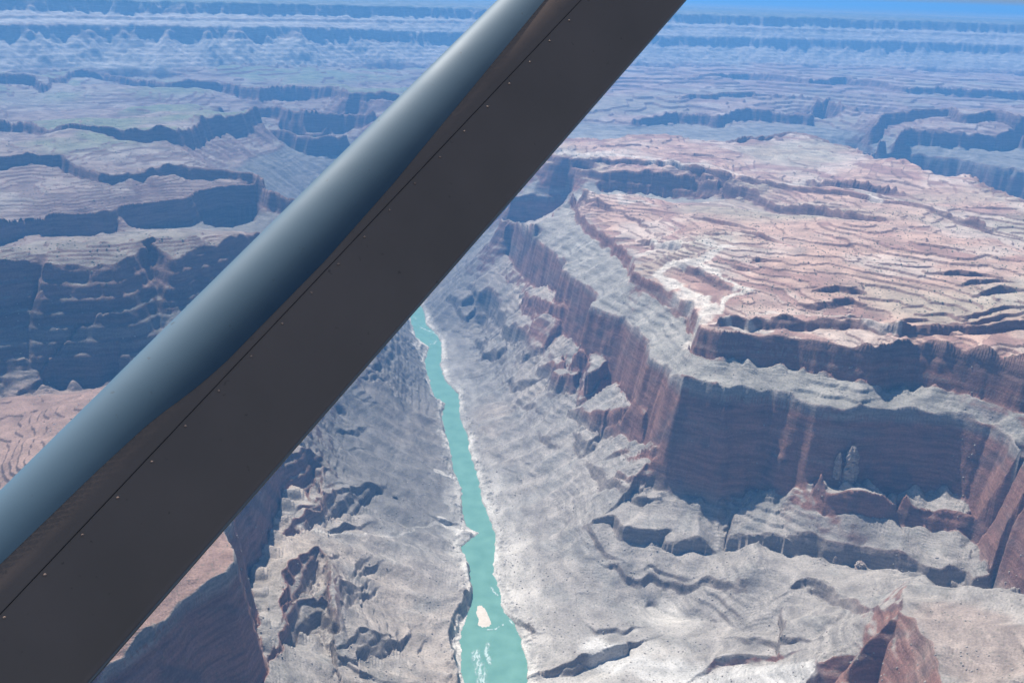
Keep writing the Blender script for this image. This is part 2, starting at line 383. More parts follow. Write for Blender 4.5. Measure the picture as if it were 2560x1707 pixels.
for pts in [
    [(1170,691,34),(1240,668,4),(1318,742,4),(1330,800,4),(1262,812,10),(1250,760,36),(1228,740,36),(1185,722,32)],
    [(1262,790,32),(1330,760,5),(1345,812,8),(1330,822,38),(1268,818,38)],
    [(1203,861,24),(1257,832,4),(1275,864,20),(1250,880,26),(1210,878,26)],
    [(1312,722,42),(1372,712,4),(1432,762,4),(1400,775,55),(1392,758,55),(1325,744,52)],
    [(1343,788,48),(1378,776,48),(1400,806,8),(1345,880,8),(1303,880,30)],
    [(1436,872,62),(1458,862,20),(1478,872,20),(1470,886,62)],
    [(1478,884,45),(1500,882,15),(1526,903,60),(1490,928,80),(1466,938,80)],
    [(1383,930,42),(1440,940,42),(1455,925,8),(1400,912,8)],
    [(1423,1008,28),(1545,964,4),(1600,1000,4),(1512,1048,34),(1466,1036,34)],
    [(1562,1040,34),(1600,990,4),(1625,1010,4),(1612,1042,40),(1575,1050,40)],
    [(1188,842,18),(1215,830,3),(1222,846,18),(1195,852,20)],
    [(1345,905,28),(1400,880,4),(1410,900,28),(1360,914,30)],
    [(1140,765,18),(1175,750,3),(1190,775,18),(1160,792,20)],
    [(1120,735,20),(1160,715,3),(1185,740,20),(1150,752,22)],
    [(1535,1190,14),(1600,1150,2),(1640,1170,2),(1600,1205,16)]]:
    block(pts)
def pyramid(u, v, h, sl=0.62):
    d = ray(u, v); t = np.arange(900.0, 9000.0, 2.0) / math.hypot(d.x, d.y)
    x = d.x * t; y = d.y * t; z = CAM_Z + d.z * t
    k = int(np.argmax(z < samp(Z, x.astype(f4), y.astype(f4)) + h))
    px, py, pz = float(x[k]), float(y[k]), float(z[k])
    R_ = h / 0.35 + 40
    i0, i1, j0, j1 = window([px], [py], R_)
    if i1 <= i0 or j1 <= j0: return
    dx = X[j0:j1, i0:i1] - px; dy = Y[j0:j1, i0:i1] - py
    dd = np.hypot(dx, dy); an = np.arctan2(dy, dx)
    top = pz - dd * sl * (1 + .07 * np.sin(5 * an + u) + .05 * np.sin(9 * an + v)) - 1.5 * np.exp(-dd / 4)
    a = Z[j0:j1, i0:i1]; k_ = 5.0
    hh = np.clip(.5 + .5 * (top - a) / k_, 0, 1)
    Z[j0:j1, i0:i1] = a + (top - a) * hh + k_ * hh * (1 - hh) * .5
for q in [(2291,1428,18,.55),(2100,1530,12,.5),(1935,1232,10),(1740,1262,7),(2400,1340,9)]:
    pyramid(*q)
ledge([(1277,962),(1290,970),(1330,955)], 24, 29)
ledge([(1170,900),(1200,896)], 12, 24)
ledge([(1170,945),(1205,938)], 12, 24)
ledge([(1300,1010),(1330,1018),(1345,1020)], 14, 24)
ledge([(1350,1085),(1372,1100),(1400,1115)], 15, 26)
ledge([(1450,1105),(1470,1130),(1490,1105)], 33, 29)
ledge([(1480,1180),(1500,1210),(1530,1215)], 24, 29)
ledge([(1510,1150),(1540,1140),(1565,1140)], 14, 26)
ledge([(1630,1160),(1640,1165),(1720,1165)], 39, 34)
ledge([(1595,1200),(1610,1190),(1700,1210),(1745,1200)], 45, 39)
ledge([(1575,1245),(1600,1250),(1640,1248)], 18, 26)
ledge([(1468,1321),(1503,1382),(1520,1398),(1560,1410)], 10, 25)
ledge([(1503,1413),(1549,1425),(1568,1455),(1625,1451),(1740,1467),(1790,1455),(1840,1468)], 13, 30)
ledge([(1580,1430),(1660,1434),(1770,1438)], 7, 20)
ledge([(1962,1493),(2004,1463),(2043,1474),(2112,1513),(2196,1528)], 18, 28)
ledge([(2010,1450),(2060,1480),(2150,1500)], 10, 22)
ledge([(1820,1600),(1900,1608),(1960,1600),(2050,1600)], 11, 26)
ledge([(1470,1560),(1490,1585),(1560,1580),(1610,1565)], 10, 22)
ledge([(1370,1690),(1430,1685),(1518,1640),(1560,1622)], 26, 30)
ledge([(1440,1655),(1480,1650),(1540,1625)], 10, 22)
ledge([(1740,1700),(1786,1662),(1860,1650),(1978,1640)], 18, 26)
ledge([(1265,1530),(1290,1560),(1330,1578),(1350,1580)], 11, 18)
# left bank
ledge([(745,1270),(819,1260),(857,1250),(911,1228)], 22, 28)
ledge([(735,1316),(809,1283),(883,1265),(934,1227)], 29, 28)
ledge([(640,1180),(700,1175),(760,1180),(793,1168),(800,1215)], [20, 60, 64, 56, 26], 45)
ledge([(798,1228),(865,1208)], 13, 24)
ledge([(818,1325),(870,1318),(914,1308)], 14, 24)
ledge([(896,1440),(905,1420),(921,1404)], 17, 22); ledge([(914,1448),(930,1428),(948,1413)], 17, 22)
ledge([(864,1528),(870,1500),(921,1471)], 19, 22); ledge([(875,1536),(900,1505),(942,1482)], 19, 22)
ledge([(883,1627),(920,1610),(954,1593)], 22, 24); ledge([(902,1647),(950,1622),(982,1601)], 26, 26)
ledge([(735,1500),(752,1455),(775,1430),(805,1420),(815,1450),(822,1495)], 58, 34)
ledge([(730,1580),(750,1555),(790,1535),(815,1540),(834,1600)], 58, 34)
ledge([(820,1410),(850,1400)], 14, 22); ledge([(826,1470),(862,1445)], 14, 22)
ledge([(921,917),(940,915),(958,906)], 17, 24); ledge([(912,944),(937,937)], 16, 22); ledge([(929,950),(950,948)], 19, 22)
ledge([(850,1085),(880,1080),(910,1074)], 17, 24); ledge([(870,1130),(905,1125)], 14, 22); ledge([(905,1000),(935,1010)], 12, 22)
ledge([(980,845),(1025,850)], 14, 22)
ledge([(1090,1291),(1120,1305),(1147,1314)], 17, 22)
ledge([(1178,1425),(1181,1500),(1160,1540),(1140,1590),(1143,1680),(1150,1740)], 38, 26, side=-1)
ledge([(1128,1130),(1132,1172)], 12, 18, side=-1); ledge([(1150,1225),(1153,1300)], 17, 18, side=-1)
ledge([(1108,1015),(1103,1044),(1114,1090)], 14, 18, side=-1)
ledge([(860,1640),(900,1690),(960,1700)], 14, 24)
# ledges of the red plateau
for pts, h in [
    ([(1794,797),(1828,795),(1874,803),(1928,797),(1985,801),(2062,805),(2119,803),(2169,813),(2196,826),(2234,845),(2291,836),(2360,839),(2444,845),(2560,841),(2700,845)], 12),
    ([(1981,757),(2043,763),(2127,757),(2196,769)], 9), ([(1859,774),(1966,774)], 7), ([(2257,765),(2364,765)], 10),
    ([(2245,809),(2272,805),(2341,805)], 7), ([(2349,805),(2387,816),(2437,822),(2502,816),(2560,809)], 7),
    ([(2288,788),(2364,786),(2402,803),(2464,801),(2502,790),(2560,788)], 6), ([(1989,793),(2127,786),(2177,793)], 5),
    ([(2425,757),(2502,744),(2560,740)], 10), ([(1687,670),(1744,686),(1802,713),(1859,732)], 10),
    ([(1587,602),(1630,609),(1687,625),(1729,644)], 9), ([(1553,529),(1595,548),(1626,582)], 10), ([(1454,504),(1515,521),(1553,531)], 9),
    ([(1714,540),(1771,548),(1821,559),(1878,568)], 8), ([(1802,575),(1878,586),(1917,602),(1966,613)], 8), ([(1725,592),(1783,598),(1821,594)], 6),
    ([(1852,651),(1890,661),(1947,659)], 8), ([(1821,670),(1852,680),(1909,682)], 6), ([(1966,674),(2058,676)], 6),
    ([(2031,735),(2089,732),(2139,726),(2177,734)], 9), ([(2181,743),(2223,747)], 8), ([(1997,720),(2028,720)], 9), ([(1917,705),(1955,715)], 6),
    ([(2040,600),(2120,606),(2200,620)], 6), ([(2200,660),(2290,668),(2380,664)], 6), ([(2300,700),(2400,696),(2520,706)], 7), ([(2080,640),(2150,648)], 5),
    ([(2240,610),(2360,622),(2500,640)], 6), ([(1950,560),(2040,572)], 6), ([(2380,730),(2440,724),(2560,716)], 7),
    ([(1942,427),(2066,447),(2140,452),(2238,460),(2288,472)], 11), ([(1647,378),(1740,386),(1844,398)], 7), ([(2386,509),(2470,512),(2560,518)], 8),
    ([(2288,526),(2435,551),(2560,575)], 9), ([(2115,393),(2154,393)], 9), ([(1992,353),(2090,373)], 8), ([(2100,480),(2200,492),(2330,505)], 7),
    ([(1480,365),(1560,372),(1640,368)], 7), ([(1700,360),(1800,372)], 7), ([(2150,430),(2260,440),(2340,455)], 7)]:
    ledge(pts, h * 1.9, 16)
print("ledges", round(time.time() - T0, 1))

# ---- gradient of the smooth surface
def blur(z, n):
    for _ in range(n):
        p = np.pad(z, 1, mode='edge'); z = (p[:-2, 1:-1] + p[2:, 1:-1] + p[1:-1, :-2] + p[1:-1, 2:]) * 0.25
    return z
def grad(z):
    ga = np.gradient(z, CELL, axis=1) / RR; gr = np.gradient(z, CELL, axis=0) / RR
    ca, sa = np.cos(a2), np.sin(a2)
    return gr * sa + ga * ca, gr * ca - ga * sa
Zs = Z[::4, ::4]
Zs = blur(Zs, 14)
Zs = np.repeat(np.repeat(Zs, 4, 0), 4, 1)[:NR, :NA]; Zs = blur(Zs, 4)
gx, gy = grad(Zs)
gm = np.sqrt(gx * gx + gy * gy) + 1e-5
dnx, dny = -gy / gm, gx / gm             # along the contour
del Zs

# ---- domain warp: ragged, buttressed cliffs
far = sst(3500, 7500, RR)
wsc = 1 + 1.6 * far
Z0 = Z
wx = X + (12 * fbm(X, Y, 150, 3, 11) + 5.5 * fbm(X, Y, 34, 2, 12)) * wsc
wy = Y + (12 * fbm(X, Y, 150, 3, 21) + 5.5 * fbm(X, Y, 34, 2, 22)) * wsc
near_riv = 1 - sst(2, 25, Z)             # leave the banks where they are
wx = wx + (X - wx) * near_riv; wy = wy + (Y - wy) * near_riv
Z = samp(Z, wx, wy)
del wx, wy
g1x, g1y = grad(Z)
steep = np.sqrt(g1x * g1x + g1y * g1y)
cliffm = sst(0.9, 1.7, blur(steep, 1))
cliff0 = np.clip(blur(cliffm, 6) * 3, 0, 1)

# ---- gullies and rills down the slopes
slope_w = sst(0.08, 0.45, gm) * (1 - cliffm) * (1 - near_riv)
c4 = 1 + 1.5 * far
g_big = ero(X, Y, 95 , dnx, dny, 41)
g_mid = ero(X, Y, 42, dnx, dny, 43)
g_fin = ero(X, Y, 19, dnx, dny, 47)
gmod = 0.35 + 0.65 * sst(-0.3, 0.5, fbm(X, Y, 160, 3, 49))
amp = slope_w * (1 - wallm * 0.6)
under = np.zeros_like(Z)
Z = Z + amp * (g_big * 7.0 + gmod * (g_mid * 3.0 * (0.6 + 0.4 * g_big) + g_fin * 0.6 * (0.5 + 0.5 * g_mid)))
# talus cones piled against the foot of the walls
un = cliffm[::4, ::4]; un = np.repeat(np.repeat(blur(un, 40), 4, 0), 4, 1)
un = np.pad(un, ((0, max(0, NR - un.shape[0])), (0, max(0, NA - un.shape[1]))), mode='edge')[:NR, :NA]
lowz = Z[::4, ::4]; lowz = np.repeat(np.repeat(blur(lowz, 40), 4, 0), 4, 1)
lowz = np.pad(lowz, ((0, max(0, NR - lowz.shape[0])), (0, max(0, NA - lowz.shape[1]))), mode='edge')[:NR, :NA]
un = sst(0.01, 0.28, un) * sst(3, 16, lowz - Z) * (1 - near_riv) * (1 - wallm)
cn = ero(X, Y, 62, dnx, dny, 45)
Z = Z + un * (1 - cliffm) * (14 * np.clip(cn + 0.15, 0, 1) + 5 * np.clip(g_mid, 0, 1))
# vertical flutes on walls
Z = Z + cliffm * (7.0 * fbm(X, Y, 40, 2, 51) + 3.0 * vn(X / 12, Y / 12, 52)) * (1 - near_riv)
# rough ground everywhere
Z = Z + (1 - near_riv) * (5 * fbm(X, Y, 120, 3, 61) + 0.9 * fbm(X, Y, 11, 2, 63) * (1 - far))
print("gullies", round(time.time() - T0, 1))

# ---- strata: benches and ledges remap the height
def terrace(z, step, frac, ph=0.0, tread=0.25):
    """frac: share of each step's height range that is taken by its riser"""
    q = z / step + ph
    k = np.floor(q); f = q - k
    sh = 1 - frac
    f2 = np.where(f < sh, f / sh * tread, tread + (f - sh) / frac * (1 - tread))
    return (k + f2 - ph) * step
def slope_of(z):
    a_, b_ = grad(z); return np.sqrt(a_ * a_ + b_ * b_)
lb = (1 - sst(-560, -420, X)) * (1 - sst(2250, 2450, RR))
up = np.maximum(sst(478, 492, Z) * (1 - wallm), lb * (1 - cliffm))
zn = Z + up * (((46 + 14 * (1 - sst(-300, 0, X))) * fbm(X, Y, 420, 3, 81, .42) + (2.6 + 9 * (1 - sst(-300, 0, X))) * fbm(X, Y, 110, 3, 83)) * (1 - cliffm) * np.maximum(sst(488, 520, Z), lb) + 45 * far * fbm(X, Y, 1000, 3, 84))
sn = blur(slope_of(zn), 3) + 0.006
cell2 = RR * CELL
st1 = 7.0 * (1 + 1.6 * far)
zt = terrace(zn, st1, np.clip(0.9 * cell2 * sn / st1, 0.008, 0.5), 0.35 * fbm(X, Y, 500, 2, 85), 0.15)
st2 = 3.4 * (1 + 1.1 * far)
zt = zt + 0.4 * (terrace(zn, st2, np.clip(0.8 * cell2 * sn / st2, 0.02, 0.6), 0.1, 0.2) - zn)
patch = (0.62 + 0.38 * sst(-0.35, 0.1, fbm(X, Y, 260, 2, 87))) * (1 - 0.6 * sst(.35, .55, gm)) * (0.72 + 0.28 * sst(-300, 0, X))
Z = Z + up * (zn + (zt - zn) * patch - Z)
# lower slopes: a few thin ledges that come and go
lo = (1 - up) * (1 - wallm) * (1 - cliffm) * sst(14, 40, Z)
pt = 0.8 * sst(0.22, 0.42, fbm(X, Y, 230, 3, 91) + 0.17 * (X > 150) * (RR < 2050))
Zl = Z + 7 * fbm(X, Y, 300, 3, 93)
sn = blur(slope_of(Z), 2) + 0.01
Z = Z + lo * pt * (terrace(Zl, 15.0, np.clip(1.3 * cell2 * sn / 15, 0.03, 0.5), 0, 0.45) - Zl)
# layered look on the walls
Zc = Z + 9 * fbm(X, Y, 120, 2, 95)
Z = Z + cliffm * (1 - wallm) * ((0.6 + 0.3 * (X < -300)) * (terrace(Zc, 31.0, 0.5, 0.2, 0.18) - Zc))
Z = np.where(sw > 0, Z + wallm * 0.4 * (terrace(Z, 26, 0.4, 0.2) - Z), Z)

# ---- river channel
i0, i1, j0, j1 = window([p[0] for p in riv_poly], [max(p[1], 700) for p in riv_poly], 120)
xw, yw = X[j0:j1, i0:i1], Y[j0:j1, i0:i1]
cl = riv_poly + [riv_poly[0]]
rd, _, _ = seg_dist([p for p in cl], [(0.0,)] * len(cl), xw, yw)
ins = in_poly(xw + 3 * vn(xw / 14, yw / 14, 5), yw + 3 * vn(xw / 14, yw / 14, 6), riv_poly)
rivd = np.full(Z.shape, 999.0, f4)
rivd[j0:j1, i0:i1] = np.where(ins, -rd, rd)
inside = rivd < 0
bank = (rivd >= 0) & (rivd < 60)
Z = np.where(inside, np.maximum(-5.0, -0.6 + rivd * 0.35), np.maximum(Z, 0.5 + np.minimum(rivd, 30) * 0.12))
rk = np.abs(vn(X / 9, Y / 9, 99)) * np.abs(vn(X / 21, Y / 21, 98)) * 10
Z = Z + np.where(bank, rk * sst(0, 6, rivd) * (1 - sst(15, 45, rivd)), 0)
print("strata", round(time.time() - T0, 1))

# ------------------------------------------------------------------ rock colour: what each bed is made of
g1x, g1y = grad(Z)
steep = blur(np.sqrt(g1x * g1x + g1y * g1y), 1)
cliffm = sst(0.8, 1.5, steep) * np.maximum(cliff0, wallm)
wcl = sst(288, 300, s_c) * (1 - sst(333, 342, s_c)) + sst(466, 472, s_c) * (1 - sst(488, 494, s_c)) + sst(560, 568, s_c) * (1 - sst(600, 608, s_c))
cliffm = cliffm + (wcl - cliffm) * (wallm > .5)
def C(r, g, b): return np.array([r, g, b], f4)
nA = fbm(X, Y, 420, 4, 201); nB = fbm(X, Y, 60, 3, 205); nC = vn(X / 9, Y / 9, 207)
zz = Z + 8 * nA
def mixc(a, b, t): return a + (b - a) * t[..., None]
col = np.ones((NR, NA, 3), f4) * C(.335, .30, .262)                     # grey shale and talus
col = mixc(col, C(.40, .335, .275), sst(-0.1, 0.5, nA))
col = mixc(col, C(.275, .26, .232), 0.6 * sst(0.0, 0.6, nB))
col = mixc(col, C(.52, .48, .42), (1 - sst(4, 30, zz)) * 0.8)
midt = sst(385, 402, Z) * (1 - sst(472, 484, Z))
col = mixc(col, C(.31, .29, .25), midt * 0.8)
# red beds above
upc = sst(480, 494, Z) * (1 - sst(640, 760, Z) * 0.6)
red = np.ones_like(col) * C(.45, .305, .235)
red = mixc(red, C(.50, .395, .325), sst(-0.15, 0.35, fbm(X, Y, 190, 3, 211)))
band = vn(Z / 4.6, nA * 3, 213)
red = mixc(red, C(.31, .185, .15), 0.85 * sst(0.0, 0.5, band))
red = mixc(red, C(.33, .32, .235), 0.55 * sst(0.05, 0.5, fbm(X, Y, 500, 2, 215)))
col = col + (red - col) * upc[..., None]
talb = vn(Z / 7.0 + nA * 1.5, nA, 217)
col = mixc(col, col * 0.78, (1 - upc) * 0.5 * sst(0.1, 0.6, talb))
col = mixc(col, C(.42, .375, .325), 0.5 * (1 - upc) * sst(.25, .9, g_mid) * amp)
# walls
cl_low = np.ones_like(col) * C(.27, .135, .10)
strk = 0.6 * fbm(X + 0.7 * Z, Y + 0.7 * Z, 70, 3, 221) + 0.5 * vn(Z / 12, nA * 2, 222)
cl_low = mixc(cl_low, C(.25, .21, .19), 0.6 * sst(0.1, 0.8, strk))
cl_low = mixc(cl_low, C(.13, .085, .08), 0.7 * sst(0.2, 0.8, fbm(X, Y + Z, 45, 3, 223) * 1.6))
cl_up = np.ones_like(col) * C(.25, .12, .085)
cl_up = mixc(cl_up, C(.28, .19, .155), sst(0.1, 0.5, vn(Z / 6.0, nA * 4, 225)))
cl_low = mixc(cl_low, C(.30, .29, .26), 0.75 * sst(372, 384, Z) * sst(-.5, .1, vn(Z / 4.5, nA * 3, 227)))
wc = mixc(cl_low, cl_up, sst(420, 440, Z))
wc = mixc(wc, C(.25, .21, .18), (1 - sst(145, 205, Z)) * ((RR > 1600) | (X < 380)))
wc = mixc(wc, C(.30, .25, .21), wallm)
col = mixc(col, wc, cliffm * 0.92)
col = mixc(col, C(.36, .35, .32), wallm * (1 - cliffm) * 0.7)
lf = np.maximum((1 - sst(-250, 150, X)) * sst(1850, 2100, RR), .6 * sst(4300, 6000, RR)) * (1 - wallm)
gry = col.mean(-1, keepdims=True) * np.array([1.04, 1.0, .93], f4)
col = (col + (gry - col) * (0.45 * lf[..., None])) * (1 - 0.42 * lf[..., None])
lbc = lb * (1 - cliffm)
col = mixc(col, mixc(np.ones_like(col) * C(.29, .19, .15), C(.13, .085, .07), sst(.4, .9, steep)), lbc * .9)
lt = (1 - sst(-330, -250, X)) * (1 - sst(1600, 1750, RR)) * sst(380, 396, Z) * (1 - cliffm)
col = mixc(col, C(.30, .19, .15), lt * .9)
# forested far plateau and green brush
col = mixc(col, C(.085, .10, .07), wallm * sst(1030, 1052, Z) * (0.55 + 0.35 * sst(-0.3, 0.3, nB)))
gr = (X < 100) * sst(600, 640, Z) * (1 - wallm) * (steep < 0.5)
col = mixc(col, C(.16, .19, .115), 0.8 * gr * sst(-0.35, 0.25, fbm(X, Y, 300, 3, 231)))
rs_ = np.sqrt(g1x * g1x + g1y * g1y)
col = mixc(col, C(.22, .14, .115), upc * (1 - wallm) * sst(.45, .95, rs_) * .8)  # riser rock is darker red-brown; the tone also stands in for ledge shadows
# pale slickrock washes on the promontory
def paint(pts, w, c, k=1.0):
    mp = [hit2(u, v) for u, v in pts]
    i0, i1, j0, j1 = window([q[0] for q in mp], [q[1] for q in mp], w * 2.5)
    x = X[j0:j1, i0:i1]; y = Y[j0:j1, i0:i1]
    d, _, _ = seg_dist(mp, [(0.0,)] * len(mp), x + 12 * vn(x / 30, y / 30, 301), y + 12 * vn(x / 30, y / 30, 302))
    t = k * (1 - sst(w * 0.5, w * 1.2, d + w * 0.35 * nB[j0:j1, i0:i1]))
    col[j0:j1, i0:i1] = mixc(col[j0:j1, i0:i1], c, t)
def hit2(u, v):
    d = ray(u, v); t = np.arange(900.0, 12000.0, 2.0) / math.hypot(d.x, d.y)
    x = d.x * t; y = d.y * t; z = CAM_Z + d.z * t
    k = int(np.argmax(z < samp(Z, x.astype(f4), y.astype(f4)))); return float(x[k]), float(y[k])
PALE = C(.58, .515, .44)
paint([(1825,617),(1767,644),(1733,655),(1676,659),(1645,682),(1706,720),(1764,743),(1775,778),(1750,800)], 17, PALE)
paint([(1733,655),(1783,678),(1840,713),(1871,724),(1821,743),(1798,785)], 13, PALE)
paint([(1750,803),(1772,775),(1730,745),(1700,735)], 26, PALE, .8)
paint([(1630,602),(1720,610),(1825,617)], 7, PALE)
paint([(1755,810),(1830,822),(1920,826)], 9, PALE, .8)
paint([(1590,640),(1650,610),(1780,612)], 18, PALE, .7)
paint([(1449,492),(1560,505),(1640,515)], 12, PALE, .6)
paint([(1400,380),(1560,390),(1700,408),(1860,440),(2000,462),(2200,500)], 22, PALE, .7)
paint([(1900,780),(2119,795),(2234,836)], 8, PALE, .6)
paint([(1500,1620),(1700,1690),(1900,1690),(2000,1700)], 40, C(.60, .57, .52), .7)
PALE2 = C(.62, .58, .51)
col = mixc(col, PALE2, (.30 + .5 * sst(-.3, .3, fbm(X, Y, 90, 2, 313))) * (1 - sst(3, 22, rivd + 16 * fbm(X, Y, 55, 3, 311))) * (rivd > 0))
for c_ in ([(1195,1333),(1170,1325),(1140,1330),(1110,1310)], [(1130,1185),(1100,1182)], [(1050,850),(1040,870),(1062,905)]):
    paint(c_, 12, PALE2, .7)
for c_ in ([(760,1322),(830,1325),(900,1335),(1000,1338),(1090,1310),(1150,1325)],):
    paint(c_, 4, PALE2, .4)
paint([(2400,1560),(2440,1640),(2560,1620)], 80, C(.33, .255, .21), .7)
print("colour", round(time.time() - T0, 1))

# ---- plateau beyond the far rim, out to the horizon
NX = 150
lr2 = math.log(R1) + np.cumsum(np.linspace(CELL * 1.5, 0.0145, NX))
RF = np.exp(lr2)[:, None] * np.ones((1, NA)); XF = RF * np.sin(aa)[None]; YF = RF * np.cos(aa)[None]
ZF = 1064 + 22 * fbm(XF, YF, 5200, 3, 401) * np.clip((RF - R1) / 6000, 0, 1) - 0 * RF
ZF = ZF + (Z[-1:, :] - 1064) * np.exp(-(RF - R1) / 900)
colF = mixc(np.ones(RF.shape + (3,), f4) * C(.24, .22, .17), C(.46, .41, .34), sst(-0.1, 0.5, fbm(XF, YF, 7000, 4, 403)))

XX = np.concatenate([X, XF.astype(f4)]); YY = np.concatenate([Y, YF.astype(f4)]); ZZ = np.concatenate([Z, ZF.astype(f4)])
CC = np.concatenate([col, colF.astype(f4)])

def link(name, me, mat=None, parent=None, **props):
    o = bpy.data.objects.new(name, me); scene.collection.objects.link(o)
    if mat: me.materials.append(mat)
    if parent: o.parent = parent
    for k, v in props.items(): o[k] = v
    return o
def grid_mesh(name, XX, YY, ZZ, keep=None):
    nr, na = XX.shape
    me = bpy.data.meshes.new(name)
    co = np.stack([XX, YY, ZZ], -1).reshape(-1, 3).astype(f4)
    idx = np.arange(nr * na, dtype=np.int32).reshape(nr, na)
    q = np.stack([idx[:-1, :-1], idx[:-1, 1:], idx[1:, 1:], idx[1:, :-1]], -1).reshape(-1, 4)
    me.vertices.add(len(co)); me.vertices.foreach_set("co", co.ravel())
    me.loops.add(len(q) * 4); me.loops.foreach_set("vertex_index", q.ravel())
    me.polygons.add(len(q)); me.polygons.foreach_set("loop_start", np.arange(0, len(q) * 4, 4, dtype=np.int32))
    me.polygons.foreach_set("use_smooth", np.ones(len(q), bool))
    me.update(calc_edges=True)
    return me

def new_mat(name):
    m = bpy.data.materials.new(name); m.use_nodes = True
    nt = m.node_tree; nt.nodes.clear()
    o = nt.nodes.new("ShaderNodeOutputMaterial"); b = nt.nodes.new("ShaderNodeBsdfPrincipled")
    nt.links.new(b.outputs[0], o.inputs[0])
    return m, nt, b
def node(nt, t, **kw):
    n = nt.nodes.new(t)
    for k, v in kw.items():
        if k.startswith('i_'): n.inputs[k[2:]].default_value = v
        else: setattr(n, k, v)
    return n

# ---- rock material
rock, nt, b = new_mat("canyon_rock")
b.inputs['Roughness'].default_value = 0.95; b.inputs['Specular IOR Level'].default_value = 0.12
at = node(nt, "ShaderNodeAttribute", attribute_name="bed")
geo = node(nt, "ShaderNodeNewGeometry")
n1 = node(nt, "ShaderNodeTexNoise"); n1.inputs['Scale'].default_value = 0.28; n1.inputs['Detail'].default_value = 5; n1.inputs['Roughness'].default_value = 0.65
nt.links.new(geo.outputs['Position'], n1.inputs['Vector'])
mr = node(nt, "ShaderNodeMapRange"); mr.inputs['From Min'].default_value = 0.3; mr.inputs['From Max'].default_value = 0.7; mr.inputs['To Min'].default_value = 0.74; mr.inputs['To Max'].default_value = 1.2
nt.links.new(n1.outputs['Fac'], mr.inputs['Value'])
mpb = node(nt, "ShaderNodeMapping"); mpb.inputs['Scale'].default_value = (.016, .016, .13)
nb = node(nt, "ShaderNodeTexNoise"); nb.inputs['Scale'].default_value = 1.0; nb.inputs['Detail'].default_value = 7; nb.inputs['Roughness'].default_value = .6
nt.links.new(geo.outputs['Position'], mpb.inputs[0]); nt.links.new(mpb.outputs[0], nb.inputs['Vector'])
mrb = node(nt, "ShaderNodeMapRange"); mrb.inputs['From Min'].default_value = 0.35; mrb.inputs['From Max'].default_value = 0.65; mrb.inputs['To Min'].default_value = 0.68; mrb.inputs['To Max'].default_value = 1.18
nt.links.new(nb.outputs['Fac'], mrb.inputs['Value'])
mm_ = node(nt, "ShaderNodeMath", operation='MULTIPLY'); nt.links.new(mr.outputs[0], mm_.inputs[0]); nt.links.new(mrb.outputs[0], mm_.inputs[1])
mr = mm_
mu = node(nt, "ShaderNodeVectorMath", operation='SCALE')
nt.links.new(at.outputs['Color'], mu.inputs[0]); nt.links.new(mr.outputs[0], mu.inputs['Scale'])
# scattered brush: dark specks
vo = node(nt, "ShaderNodeTexVoronoi"); vo.inputs['Scale'].default_value = 0.11
nt.links.new(geo.outputs['Position'], vo.inputs['Vector'])
m2 = node(nt, "ShaderNodeMapRange"); m2.inputs['From Min'].default_value = 0.17; m2.inputs['From Max'].default_value = 0.28; m2.inputs['To Min'].default_value = 0.4; m2.inputs['To Max'].default_value = 0.0
nt.links.new(vo.outputs['Distance'], m2.inputs['Value'])
mx = node(nt, "ShaderNodeMix", data_type='RGBA')
mx.inputs[7].default_value = (.12, .125, .09, 1)
nt.links.new(m2.outputs[0], mx.inputs[0]); nt.links.new(mu.outputs[0], mx.inputs[6])
nt.links.new(mx.outputs[2], b.inputs['Base Color'])
n2 = node(nt, "ShaderNodeTexNoise"); n2.inputs['Scale'].default_value = 0.16; n2.inputs['Detail'].default_value = 8; n2.inputs['Roughness'].default_value = 0.7
nt.links.new(geo.outputs['Position'], n2.inputs['Vector'])
bp = node(nt, "ShaderNodeBump"); bp.inputs['Strength'].default_value = 0.8; bp.inputs['Distance'].default_value = 3.0
nt.links.new(n2.outputs['Fac'], bp.inputs['Height']); nt.links.new(bp.outputs[0], b.inputs['Normal'])

me = grid_mesh("terrain", XX, YY, ZZ)
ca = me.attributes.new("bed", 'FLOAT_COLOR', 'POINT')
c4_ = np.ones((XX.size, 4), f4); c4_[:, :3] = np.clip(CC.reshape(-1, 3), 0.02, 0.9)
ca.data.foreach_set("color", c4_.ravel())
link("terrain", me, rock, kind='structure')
print("terrain", round(time.time() - T0, 1))
ZG = Z

# ------------------------------------------------------------------ river
wat, nt, b = new_mat("river_water")
b.inputs['Roughness'].default_value = 0.35
b.inputs['Specular IOR Level'].default_value = 0.25
geo = node(nt, "ShaderNodeNewGeometry")
n1 = node(nt, "ShaderNodeTexNoise"); n1.inputs['Scale'].default_value = 0.028; n1.inputs['Detail'].default_value = 8
nt.links.new(geo.outputs['Position'], n1.inputs['Vector'])
cr = node(nt, "ShaderNodeValToRGB")
cr.color_ramp.elements[0].position = .3; cr.color_ramp.elements[0].color = (.10, .23, .18, 1)
cr.color_ramp.elements[1].position = .7; cr.color_ramp.elements[1].color = (.14, .29, .23, 1)
nt.links.new(n1.outputs['Fac'], cr.inputs[0]); nt.links.new(cr.outputs[0], b.inputs['Base Color'])
n2 = node(nt, "ShaderNodeTexNoise"); n2.inputs['Scale'].default_value = 0.25; n2.inputs['Detail'].default_value = 4
nt.links.new(geo.outputs['Position'], n2.inputs['Vector'])
bp = node(nt, "ShaderNodeBump"); bp.inputs['Strength'].default_value = 0.4; bp.inputs['Distance'].default_value = 0.6
nt.links.new(n2.outputs['Fac'], bp.inputs['Height']); nt.links.new(bp.outputs[0], b.inputs['Normal'])
yv = np.linspace(900, 7200, 600); xs_ = np.linspace(-1, 1, 16)
